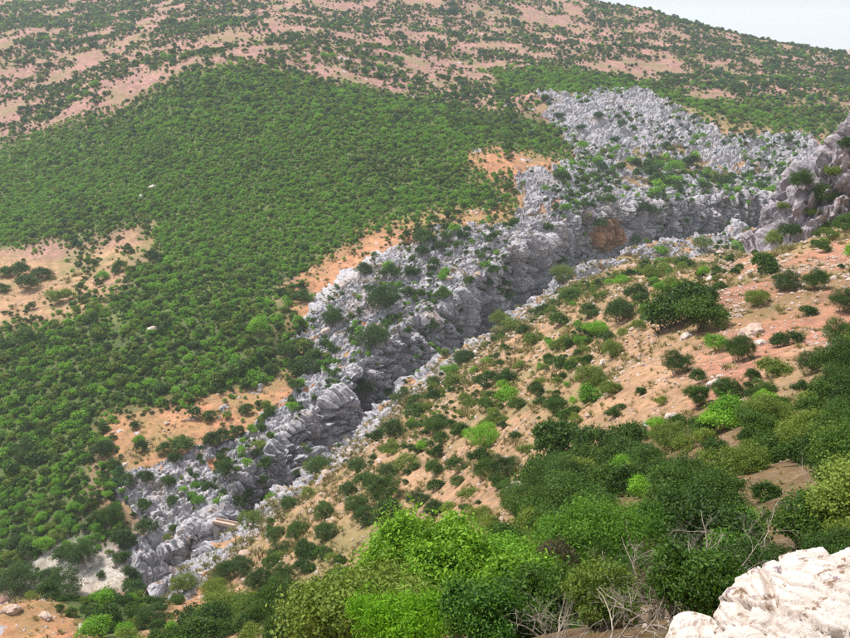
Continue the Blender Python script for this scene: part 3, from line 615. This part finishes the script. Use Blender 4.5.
def shrub(loc, sc, kd, zn, dist, tall=1.0):
    lod = 0 if sc * 3 / dist * FPX > 26 else 1
    v = random.randrange(3); me = PROTO[kd, lod, v]
    o = link('shrub', None if lod == 0 else me); o.location = (loc[0], loc[1], loc[2] - .12 * sc)
    o.rotation_euler = (random.uniform(-.12, .12), random.uniform(-.12, .12), random.uniform(0, 6.28)); o.scale = (sc * random.uniform(.9, 1.15), sc * random.uniform(.9, 1.15), sc * random.uniform(.8, 1.1) * tall)
    if lod == 0 and sc > 1.45 and kd in BIG: c_ = link('crown', random.choice(BIG[kd]), None, o); c_.scale = (.5, .5, .5); link('stems', STEMS[v], None, o)
    elif lod == 0: link('crown', me, None, o); link('stems', STEMS[v], None, o)
    sz = 'very large' if sc > 2.4 else 'large' if sc > 1.6 else 'small' if sc < .75 else 'mid-sized'
    L = [(math.hypot(loc[0] - q[0], loc[1] - q[1]), t) for q, t in LANDMARK]; dd, lm = min(L); by = f' near the {lm}' if dd < min(24, .16 * dist + 4) else ''
    lab = f"{sz} {KWORD[kd]} {('domed', 'tall', 'flat-topped')[v]} shrub {ZPHRASE[zn]}{by}"
    tag(o, lab, 'shrub', lab.replace('shrub', 'shrubs', 1)); return o
LANDMARK = [(W(764, 275, 165), 'crag foot'), ((-54, 205), 'footbridge'), (W(691, 318, 132), 'evergreen trees'), (W(751, 333, 112), 'broken boulder'), (W(437, 560, 21), 'glossy tree'), (W(600, 530, 20), 'junipers'), (W(800, 600, 8), 'white rock'), ((-98, 200), 'gravel bed'), (W(50, 618, 100), 'rock ledge'), (W(205, 590, 165), 'bare path'),
  (W(559, 460, 92), 'lone evergreen tree'), (W(516, 490, 100), 'grey boulder'), (W(28, 284, 395), 'terrace trees'), (W(615, 245, 440), 'reddish cliff'), (W(600, 120, 600), 'bare rock face'), (W(386, 305, 345), 'orange soil edge')]
TCR = [crown_mesh('crown', 50 + i, 5200, .085, 1.5, 2.5, nl=9, per=8, spread=.08, lift=.06, gap=2.8, ls=(.26, .46)) for i in range(2)]
for m_ in TCR: m_.materials.append(LEAF['dark'])
TTR = [trunk_mesh('trunk', 60 + i, 2.2, 1.3, .085) for i in range(2)]
for m_ in TTR: m_.materials.append(M_BARK)
def tree(loc, sc, zn):
    i = random.randrange(2); e = link('small_tree', None); e.location = (loc[0], loc[1], loc[2] - .35 * sc); e.rotation_euler = (0, 0, random.uniform(0, 6.28)); e.scale = (sc, sc, sc * 1.05)
    link('trunk', TTR[i], None, e); link('crown', TCR[i], None, e)
    tag(e, f'dense dark evergreen tree with short trunk {ZPHRASE[zn]}', 'tree', f'dark evergreen trees {ZPHRASE[zn]}')
for w, loc, sc, kd, _ in PLANTS:
    zi = int(zones(np.array([loc[0]]), np.array([loc[1]]))[0]); zn = Z[zi][0]; d_ = np.linalg.norm(loc)
    if kd == 'T': tree(loc, sc * .95, zn)
    else: shrub(loc, sc, {'d': 'dark', 'b': 'olive' if zn.startswith('near') and random.random() < .6 else 'bright', 'o': 'olive', 'B': 'blue'}[kd], zn, d_)
for i in order: shrub(RAND[i, :3], RAND[i, 3], KINDS[int(RAND[i, 4])], zname(RAND[i, 5]), dist[i])
# the countless rest of the scrub as one object
rest = np.ones(len(RAND), bool); rest[order] = False
def scatter(name, pts, scale, kind, protos, label, cat):
    me = bpy.data.meshes.new(name); me.vertices.add(len(pts)); me.vertices.foreach_set('co', np.ascontiguousarray(pts, np.float32).ravel())
    set_f(me, 'size', scale); set_f(me, 'kind', kind)
    o = link(name, me); tag(o, label, cat, kind='stuff')
    ng = bpy.data.node_groups.new(name, 'GeometryNodeTree')
    ng.interface.new_socket('Geometry', in_out='INPUT', socket_type='NodeSocketGeometry'); ng.interface.new_socket('Geometry', in_out='OUTPUT', socket_type='NodeSocketGeometry')
    N = ng.nodes; Lk = ng.links; gi = N.new('NodeGroupInput'); go = N.new('NodeGroupOutput'); jn = N.new('GeometryNodeJoinGeometry')
    def attr(nm):
        a = N.new('GeometryNodeInputNamedAttribute'); a.data_type = 'FLOAT'; a.inputs[0].default_value = nm; return a.outputs[0]
    at_k, at_s = attr('kind'), attr('size')
    rr = N.new('FunctionNodeRandomValue'); rr.data_type = 'FLOAT_VECTOR'; rr.inputs[0].default_value = (-.15, -.15, 0); rr.inputs[1].default_value = (.15, .15, 6.28)
    for k, src in enumerate(protos):
        cmp_ = N.new('FunctionNodeCompare'); cmp_.data_type = 'FLOAT'; cmp_.operation = 'EQUAL'; cmp_.inputs[1].default_value = k; cmp_.inputs['Epsilon'].default_value = .1; Lk.new(at_k, cmp_.inputs[0])
        oi = N.new('GeometryNodeObjectInfo'); oi.transform_space = 'ORIGINAL'; oi.inputs[0].default_value = src; oi.inputs[1].default_value = True
        ip = N.new('GeometryNodeInstanceOnPoints'); Lk.new(gi.outputs[0], ip.inputs['Points']); Lk.new(cmp_.outputs[0], ip.inputs['Selection']); Lk.new(oi.outputs['Geometry'], ip.inputs['Instance'])
        Lk.new(rr.outputs[0], ip.inputs['Rotation']); Lk.new(at_s, ip.inputs['Scale']); Lk.new(ip.outputs[0], jn.inputs[0])
    Lk.new(jn.outputs[0], go.inputs[0]); mod = o.modifiers.new('scatter', 'NODES'); mod.node_group = ng
    return o
protos = []
def proto_obj(me): return bpy.data.objects.new(me.name + '_pattern', me)       # never linked to the scene: only a pattern
for kd in KINDS:
    for v in range(2): protos.append(proto_obj(PROTO[kd, 2, v]))
for kd in KINDS:
    for v in range(2): protos.append(proto_obj(PROTO[kd, 1, v]))
R_ = RAND[rest]; dr = dist[rest]
kk = R_[:, 4] * 2 + RNG.integers(0, 2, len(R_)) + np.where(dr < 300, 8, 0)
R_[:, 2] -= .12 * R_[:, 3]
scatter('maquis_scrub', R_[:, :3], R_[:, 3], kk, protos, 'dense low green maquis scrub covering the hillsides round the gorge', 'scrub')

# ------------------------------------------------------------------ boulders and stones
def rock_mesh(name, seed, sub, size, rough=.25, flat=1.0):
    bm = bmesh.new(); bmesh.ops.create_icosphere(bm, subdivisions=sub, radius=1)
    V = np.array([v.co for v in bm.verts]); F = np.array([[v.index for v in f.verts] for f in bm.faces]); bm.free()
    g = np.random.default_rng(seed); o = g.uniform(0, 50, 3)
    for _ in range(7):                       # chip planes off
        d = unit(g.normal(size=3)); k = V @ d; c = g.uniform(.55, .85); V = V - np.outer(np.maximum(k - c, 0), d) * .9
    r = 1 + rough * fbm(V[:, 0] * 1.7 + o[0], V[:, 1] * 1.7 + o[1], V[:, 2] * 1.7 + o[2], 4, seed)
    V = V * r[:, None] * np.array(size); return mesh_np(name, V, F, smooth=False)
M_ROCK = None
def stone_mat(name, a, b_, warm):
    m, t, b = newmat(name, .9, .1); g = nd(t, 'TexCoord').outputs['Object']; r = nd(t, 'ObjectInfo').outputs['Random']
    c = mix(t, ramp(t, noise(t, g, 1.4, 7, .7), [(.35, 0), (.65, 1)]), a, b_); c = mix(t, r, c, mix(t, .6, c, warm)); c = mix(t, ramp(t, noise(t, g, 3.5, 8, .75), [(.54, 0), (.64, .7)]), c, (.16,.14,.12))
    t.links.new(c, b.inputs['Base Color']); bump(t, b, noise(t, g, 4, 8, .75), .6, .12); return m
M_PALE = stone_mat('pale_limestone', (.44,.41,.40), (.68,.64,.61), (.50,.36,.28)); M_SCREE = stone_mat('scree_stone', (.36,.30,.26), (.60,.52,.46), (.42,.25,.18))
BM = [rock_mesh('boulder', 300 + i, 4, (.55, .42, .36), .3) for i in range(4)]
for m_ in BM: m_.materials.append(M_PALE)
BO = [m_.copy() for m_ in BM]
for m_ in BO: m_.materials[0] = M_SCREE
BL = """153 188 9 pale boulder standing out of the green maquis hillside|142 196 7 small pale boulder beside a larger one in the green maquis|151 331 13 pale split boulder in the scrub on the far valley side|326 331 13 white boulder on orange soil behind the far gorge rim|516 490 24 grey boulder beside dark shrubs on the dry near slope|335 575 15 pale boulder half hidden in scrub of the lower near slope|229 628 14 low pale boulder among shrubs near the gorge mouth|751 333 28 whitish broken boulder on the rusty scree below the crag|670 418 16 pale flat boulder at the edge of the near thicket|686 338 18 grey boulder under the dark evergreen trees|716 386 24 pinkish boulder in front of a dark shrub on the scree|712 280 14 grey boulder at the left foot of the crag|603 364 12 grey boulder among low shrubs on the near slope|580 470 26 pale bedrock block below the bare tan slope|760 345 16 small white boulder beside the broken one on the scree|650 425 14 low grey boulder above the near thicket|12 612 18 orange-stained block on the rock ledge above the valley|45 618 15 pale block in the middle of the rock ledge above the valley|82 629 14 cream block at the end of the rock ledge above the valley|630 455 20 rusty block beside the thicket edge"""
for i, e in enumerate(BL.split('|')):
    px, py, w, lab = e.split(' ', 3); loc, nor = hit(float(px), float(py))
    if loc is None: continue
    sc = float(w) * np.linalg.norm(loc) / FPX / 1.1; o = link('boulder', (BO if 'ledge' in lab or 'rusty' in lab else BM)[i % 4]); o.location = tuple(loc); o.scale = (sc, sc, sc); o.rotation_euler = (random.uniform(-.2, .2), random.uniform(-.2, .2), random.uniform(0, 6.28)); tag(o, lab, 'boulder')
SM = []
for i in range(4):
    me = rock_mesh('stone', 320 + i, 2, (.5, .4, .3), .35); me.materials.append(M_SCREE); SM.append(proto_obj(me))
def scatter_pts(zd, rmin, rmax, dens_fn, seed):
    out = []
    for V, Nn, zi, A in SAMPLES:
        r = np.linalg.norm(V, axis=1); d = np.zeros(len(V))
        for zn, k in zd.items():
            idx = {'wall': -1, 'rim': -2}.get(zn); idx = [z[0] for z in Z].index(zn) if idx is None else idx; d[zi == idx] = k
        d *= (r > rmin) & (r < rmax); n = fbm(V[:, 0] / 9, V[:, 1] / 9, o=4, s=seed); d *= dens_fn(n)
        num = RNG.poisson(A * d); ii = np.repeat(np.arange(len(V)), num); j = np.sqrt(A[ii]) * .6
        out.append(V[ii] + np.c_[RNG.uniform(-1, 1, len(ii)) * j, RNG.uniform(-1, 1, len(ii)) * j, np.zeros(len(ii))])
    return np.vstack(out)
p = scatter_pts({'near_slope': .7, 'near_mid': .5, 'near_scree': 1.8, 'near_bare': 1.2, 'near_path': .3, 'near_ledge': 1.0, 'orange_strip': .10, 'far_rocks': .08, 'near_dark': .5, 'near_low': .3, 'rim': .12, 'left_terrace': .03, 'pink_bank': .02, 'upper_mid': .02, 'gravel': .2}, 4, 720, lambda n: sstep(-.25, .35, n) * 1.6 + .05, 401)
d_ = np.linalg.norm(p, axis=1); sz = np.exp(RNG.normal(-1.45, .6, len(p))) * np.clip(d_ / 130, .25, 2.4)
print('stones', len(p)); scatter('scree', p, sz, RNG.integers(0, 4, len(p)), SM, 'pale and rusty loose stones scattered over the bare slopes', 'stones')
def tuft_mesh(seed, n=46, h=.38, r=.30):
    g = np.random.default_rng(seed); a = g.uniform(0, 6.28, n); q = np.sqrt(g.random(n)) * r; b = np.c_[q * np.cos(a), q * np.sin(a), np.full(n, -.04)]
    t = b + np.c_[np.cos(a) * .5 * h + g.normal(0, .12, n), np.sin(a) * .5 * h + g.normal(0, .12, n), h * g.uniform(.5, 1.2, n)]; s_ = np.c_[-np.sin(a), np.cos(a), np.zeros(n)] * .035
    V = np.stack([b - s_, b + s_, t], 1).reshape(-1, 3); me = mesh_np('tuft', V, np.arange(len(V)).reshape(-1, 3), False); set_f(me, 'tone', np.repeat(g.random(n), 3)); return me
def grass_mat(name, a, b_):
    m, t, b = newmat(name, .8, .1); tone = nd(t, 'Attribute', attribute_name='tone').outputs['Fac']; r = nd(t, 'ObjectInfo').outputs['Random']
    c = mix(t, tone, a, b_); c = mix(t, r, c, mix(t, .6, c, (.17,.19,.05))); t.links.new(c, b.inputs['Base Color']); return m
M_STRAW = grass_mat('dry_grass', (.21,.17,.07), (.36,.29,.13)); TU = []
for i in range(3):
    me = tuft_mesh(500 + i); me.materials.append(M_STRAW); TU.append(proto_obj(me))
p = scatter_pts({'near_slope': .25, 'near_mid': .2, 'near_scree': .15, 'near_bare': .25, 'near_low': .25, 'near_dark': .5, 'rim': .15, 'near_ledge': .15, 'orange_strip': .06, 'left_terrace': .06, 'far_rocks': .03}, 4, 460, lambda n: sstep(-.3, .3, -n) * 1.5 + .1, 402)
d_ = np.linalg.norm(p, axis=1); print('tufts', len(p)); scatter('dry_grass', p, np.exp(RNG.normal(.1, .35, len(p))) * np.clip(d_ / 110, .16, 2.0) * .8, RNG.integers(0, 3, len(p)), TU, 'straw-coloured dry grass tufts on the near slope', 'grass')
# ------------------------------------------------------------------ footbridge
def bridge():
    a = np.array((-58.0, 205.6)); c = np.array((-48.9, 202.5)); L = np.linalg.norm(c - a); e = link('footbridge', None)
    e.location = (*((a + c) / 2), -129.3); e.rotation_euler = (0, .0, math.atan2(c[1] - a[1], c[0] - a[0]))
    tag(e, 'narrow pale stone footbridge spanning the gorge between two rock shoulders', 'bridge')
    ms = plain_mat('bridge_stone', (.38,.27,.21), (.58,.44,.36), 2); mg = plain_mat('bridge_masonry', (.25,.23,.22), (.42,.40,.38), 2)
    n = 8
    for i in range(n):
        o = link('slab', box_mesh('slab', L / n - .04, 1.9, .35, .02, i), ms, e); o.location = ((i + .5) * L / n - L / 2, 0, .2)
    for sgn in (-1, 1):
        o = link('parapet', box_mesh('parapet', L * .96, .28, .55, .03, 5), ms, e); o.location = (0, sgn * .82, .65)
    # arch ring under the deck
    bm = bmesh.new(); R = L * .5
    prof = [(-R, -5.2)] + [(-R * .8 * math.cos(t), -4.6 + 4.3 * math.sin(t)) for t in np.linspace(0, math.pi, 15)] + [(R, -5.2), (R, .02), (-R, .02)]
    f = [bm.verts.new((x_, -.75, z_)) for x_, z_ in prof]; b = [bm.verts.new((x_, .75, z_)) for x_, z_ in prof]; n_ = len(prof)
    bm.faces.new(f); bm.faces.new(b[::-1])
    for i in range(n_): bm.faces.new((f[i], b[i], b[(i+1) % n_], f[(i+1) % n_]))
    bmesh.ops.triangulate(bm, faces=bm.faces[:]); bmesh.ops.recalc_face_normals(bm, faces=bm.faces[:]); me = bpy.data.meshes.new('arch'); bm.to_mesh(me); bm.free(); link('arch', me, mg, e)
bridge()
# ------------------------------------------------------------------ foreground: trees, dead wood, white rock
def gz(x, y): return float(hills(np.array([x]), np.array([y]))[0])
def fore_tree(name, px, ytop, Y, wpx, pal, n, leaf, seed, label, cat='shrub', per=9, spread=.07, aspect=.42, lift=.1, nl=30, inner=.2, minh=1.0, ls=(.2, .36)):
    top = W(px, ytop, Y); x = top[0]; g0 = gz(x, Y); H = max(minh, top[2] - g0); fwd = Y * cP - top[2] * sP; R = wpx * fwd / FPX / 2
    e = link(name, None); e.location = (x, Y, g0)
    me = crown_mesh('crown', seed, n, leaf, R, H / 1.12, nl=nl, per=per, spread=spread, aspect=aspect, inner=inner, low=-.45, lift=lift, ls=ls, gap=4.0); me.materials.append(LEAF[pal]); link('crown', me, None, e)
    link('trunk', trunk_mesh('trunk', seed + 1, H * .95, R * .9, .05 + .02 * R, 4), M_BARK, e)
    tag(e, label, cat); return e
fore_tree('broadleaf_tree', 437, 522, 21, 200, 'leafy', 46000, .062, 701, 'big glossy leafy green tree standing alone below the viewpoint', 'tree', spread=.04, aspect=.45, nl=44, ls=(.17, .3))
fore_tree('pine_shrub', 395, 606, 13, 150, 'lush', 26000, .045, 711, 'vivid bright green feathery bush in front of the leafy tree', spread=.06, aspect=.22)
fore_tree('juniper', 600, 506, 20, 150, 'fresh', 30000, .05, 721, 'wide fresh green juniper topping the tangle of dead branches', 'tree', spread=.06, aspect=.3)
fore_tree('juniper', 690, 500, 25, 130, 'fresh', 22000, .055, 731, 'fresh green juniper behind the white rock and beside dark shrubs', 'tree', spread=.06, aspect=.3)
fore_tree('mastic_shrub', 520, 556, 16, 130, 'leafy', 20000, .05, 741, 'leafy green shrub between the glossy tree and the junipers')
fore_tree('juniper', 640, 560, 15, 170, 'dark', 26000, .042, 751, 'dark sparse juniper with bare twigs above the white rock', 'tree', inner=.12, aspect=.25)
fore_tree('mastic_shrub', 540, 600, 11.5, 150, 'dark', 22000, .035, 761, 'dark green shrub under the leafy shrub and dead twigs', inner=.15, aspect=.35)
fore_tree('mastic_shrub', 745, 545, 16, 110, 'fresh', 16000, .045, 771, 'fresh green shrub right behind the white rock')
fore_tree('mastic_shrub', 810, 500, 22, 120, 'dark', 18000, .055, 781, 'dark green shrub behind the white rock with dry twigs on it')
fore_tree('dry_shrub', 655, 598, 10, 90, 'dry', 2600, .022, 791, 'brown withered shrub full of dead twigs beside the white rock', inner=.3, aspect=.2)
fore_tree('dry_shrub', 560, 530, 19, 60, 'dry', 5000, .045, 795, 'brown withered shrub between the glossy tree and the juniper', aspect=.25)
fore_tree('mastic_shrub', 700, 585, 11.5, 90, 'fresh', 12000, .034, 797, 'small fresh green shrub touching the left side of the white rock')
def dead(px, py, Y, size, seed, label):
    p0 = W(px, py, Y); g = np.random.default_rng(seed); g0 = gz(p0[0], p0[1]); base_ = np.array((p0[0], p0[1], min(p0[2] - size * .25, g0 + size * .5))); e = link('dead_branches', None); e.location = tuple(base_)
    def grow(p, d, L, r, lev, T):
        pts, rad = limb(g, p, d, L, r, 6 if lev > 1 else 4, .28, .03); T.append(tube(pts, rad, 5 if lev > 1 else 3))
        if lev > 0:
            for k in range(4):
                i = int(g.integers(1, len(pts))); dd = unit(pts[i] - pts[i - 1]) + g.normal(size=3) * .65; grow(pts[i], dd, L * g.uniform(.4, .65), rad[i] * .62, lev - 1, T)
    for k in range(5):
        a = g.uniform(0, 6.28); T = []; grow(np.zeros(3) - np.array((0, 0, .1)), (math.cos(a) * .8, math.sin(a) * .8 - .35, g.uniform(.2, .8)), size, .009 * size + .005, 3, T); link('branch', join_tubes('branch', T), M_DEAD, e)
    tag(e, label, 'dead branches')
fore_tree('mastic_shrub', 600, 622, 9.5, 90, 'olive', 8000, .024, 799, 'thin olive shrub below the tangle of dead branches', inner=.15)
fore_tree('mastic_shrub', 690, 628, 8.2, 110, 'dark', 9000, .028, 811, 'low dark shrub in front of the reddish broken rock', inner=.15)
fore_tree('mastic_shrub', 480, 625, 10.5, 120, 'fresh', 14000, .032, 813, 'fresh green shrub at the right foot of the feathery bush')
dead(655, 590, 11.0, 1.3, 801, 'tangle of bare grey branches spreading beside the white rock')
dead(610, 600, 10.0, 1.0, 803, 'low bare brown branches under the dark juniper')
dead(705, 555, 14.5, 1.3, 805, 'pale dead branches poking out behind the white rock')
dead(560, 632, 9.0, .9, 807, 'dead twigs sprawling below the leafy shrub')
dead(652, 604, 8.0, .75, 821, 'twisted grey dead branches in front of the dark low shrub')
dead(690, 588, 8.6, .8, 823, 'fan of thin dead branches just left of the white rock')
dead(612, 622, 7.7, .65, 825, 'sprawling bleached twigs beside the thin olive shrub')
dead(570, 628, 7.9, .6, 827, 'brown dead twigs under the leafy green shrub')
dead(722, 560, 12.5, 1.0, 829, 'bleached branches rising beside the small fresh green shrub')
dead(830, 480, 24, 2.0, 809, 'bare pale branches standing above the dark shrub behind the white rock')
dead(530, 520, 24, 1.6, 811, 'thin dead branches between glossy tree and thicket')
dead(770, 512, 20, 1.5, 813, 'grey dead twigs between fresh and dark green shrubs behind the white rock')
def white_rock():
    m, t, b = newmat('white_limestone', .85, .15); g = nd(t, 'TexCoord').outputs['Object']; mp = nd(t, 'Mapping'); t.links.new(g, mp.inputs[0]); mp.inputs['Rotation'].default_value = (.6, -.55, .2); mp.inputs['Scale'].default_value = (1, 4.5, 4.5)
    c = mix(t, ramp(t, noise(t, g, 2.0, 7, .7), [(.3, 0), (.7, 1)]), (.66,.55,.48), (.88,.79,.72))
    c = mix(t, ramp(t, noise(t, mp.outputs[0], 2.2, 9, .75), [(.55, 0), (.60, .9)]), c, (.26,.16,.10)); c = mix(t, ramp(t, noise(t, g, 5.5, 6, .7), [(.60, 0), (.67, .8)]), c, (.22,.13,.19))
    t.links.new(c, b.inputs['Base Color']); bump(t, b, noise(t, mp.outputs[0], 3, 11, .78), .8, .06)
    def build(name, seed, size, sub, loc, rot, label):
        bm = bmesh.new(); bmesh.ops.create_icosphere(bm, subdivisions=sub, radius=1); V = np.array([v.co for v in bm.verts]); F = np.array([[v.index for v in f.verts] for f in bm.faces]); bm.free()
        V = np.sign(V) * np.abs(V) ** .72; V /= np.abs(V).max(); V = V * np.array(size); x_, y_, z_ = V.T; nrm = unit(V / np.array(size) ** 2)
        u = x_ + .15 * vnoise(x_ * 3, y_ * 3, z_ * 3, seed); v = .50 * x_ + .50 * y_ + .72 * z_ + .07 * fbm(x_ * 2.2, y_ * 2.2, z_ * 2.2, 3, seed + 1); w = z_ * .7 - y_ * .7; u = u * .8 - .5 * z_
        a1, b1, r1, t1 = worley(u / 1.3, v / .30, w / 1.2, seed + 2); a2, b2, r2, t2 = worley(u / .5, v / .10, w / .5, seed + 3)
        h = (r1 - .5) * .05 - .10 * (1 - sstep(0, .07, b1 - a1)) + .10 * t1 + (r2 - .5) * .015 - .045 * (1 - sstep(0, .10, b2 - a2)) + .03 * t2 + .06 * fbm(x_ * 1.3, y_ * 1.3, z_ * 1.3, 3, seed + 4) + .012 * fbm(x_ * 14, y_ * 14, z_ * 14, 3, seed + 6, .6)
        me = mesh_np(name, V + nrm * (h * min(1, max(size)))[:, None], F, smooth=name == 'white_rock'); o = link(name, me, m); o.location = loc; o.rotation_euler = rot; tag(o, label, 'rock')
    c0 = W(862, 662, 5.3); build('white_rock', 900, (1.12, .82, .70), 7, tuple(c0), (.25, .12, .35), 'big white fissured limestone slab at the edge of the viewpoint')
    c1 = W(700, 645, 5.6); build('broken_rock', 910, (.36, .26, .2), 5, tuple(c1), (.1, .3, 1.2), 'reddish white broken rock at the foot of the big white slab')
    c2 = W(748, 660, 5.0); build('broken_rock', 920, (.26, .22, .2), 5, tuple(c2), (.4, .1, .2), 'small cracked rock wedged under the big white slab')
white_rock()
# ------------------------------------------------------------------ summer haze over the whole valley
def haze():
    zt = float(max(v.co.z for v in [])) if False else 190.0
    me = box_mesh('haze', 1, 1, 1); bm = bmesh.new(); bmesh.ops.create_cube(bm, size=1); bm.to_mesh(me); bm.free()
    o = link('haze', me); o.scale = (25000, 25000, zt + 430); o.location = (0, 0, (zt - 430) / 2)
    m = bpy.data.materials.new('haze'); m.use_nodes = True; t = m.node_tree; t.nodes.remove(t.nodes['Principled BSDF']); v = nd(t, 'VolumePrincipled')
    v.inputs['Color'].default_value = (.82, .93, 1, 1); v.inputs['Density'].default_value = .00013; v.inputs['Anisotropy'].default_value = .2; t.links.new(v.outputs[0], t.nodes['Material Output'].inputs['Volume'])
    me.materials.clear(); me.materials.append(m); tag(o, 'pale blue summer haze filling the valley', 'haze', kind='stuff')
haze()
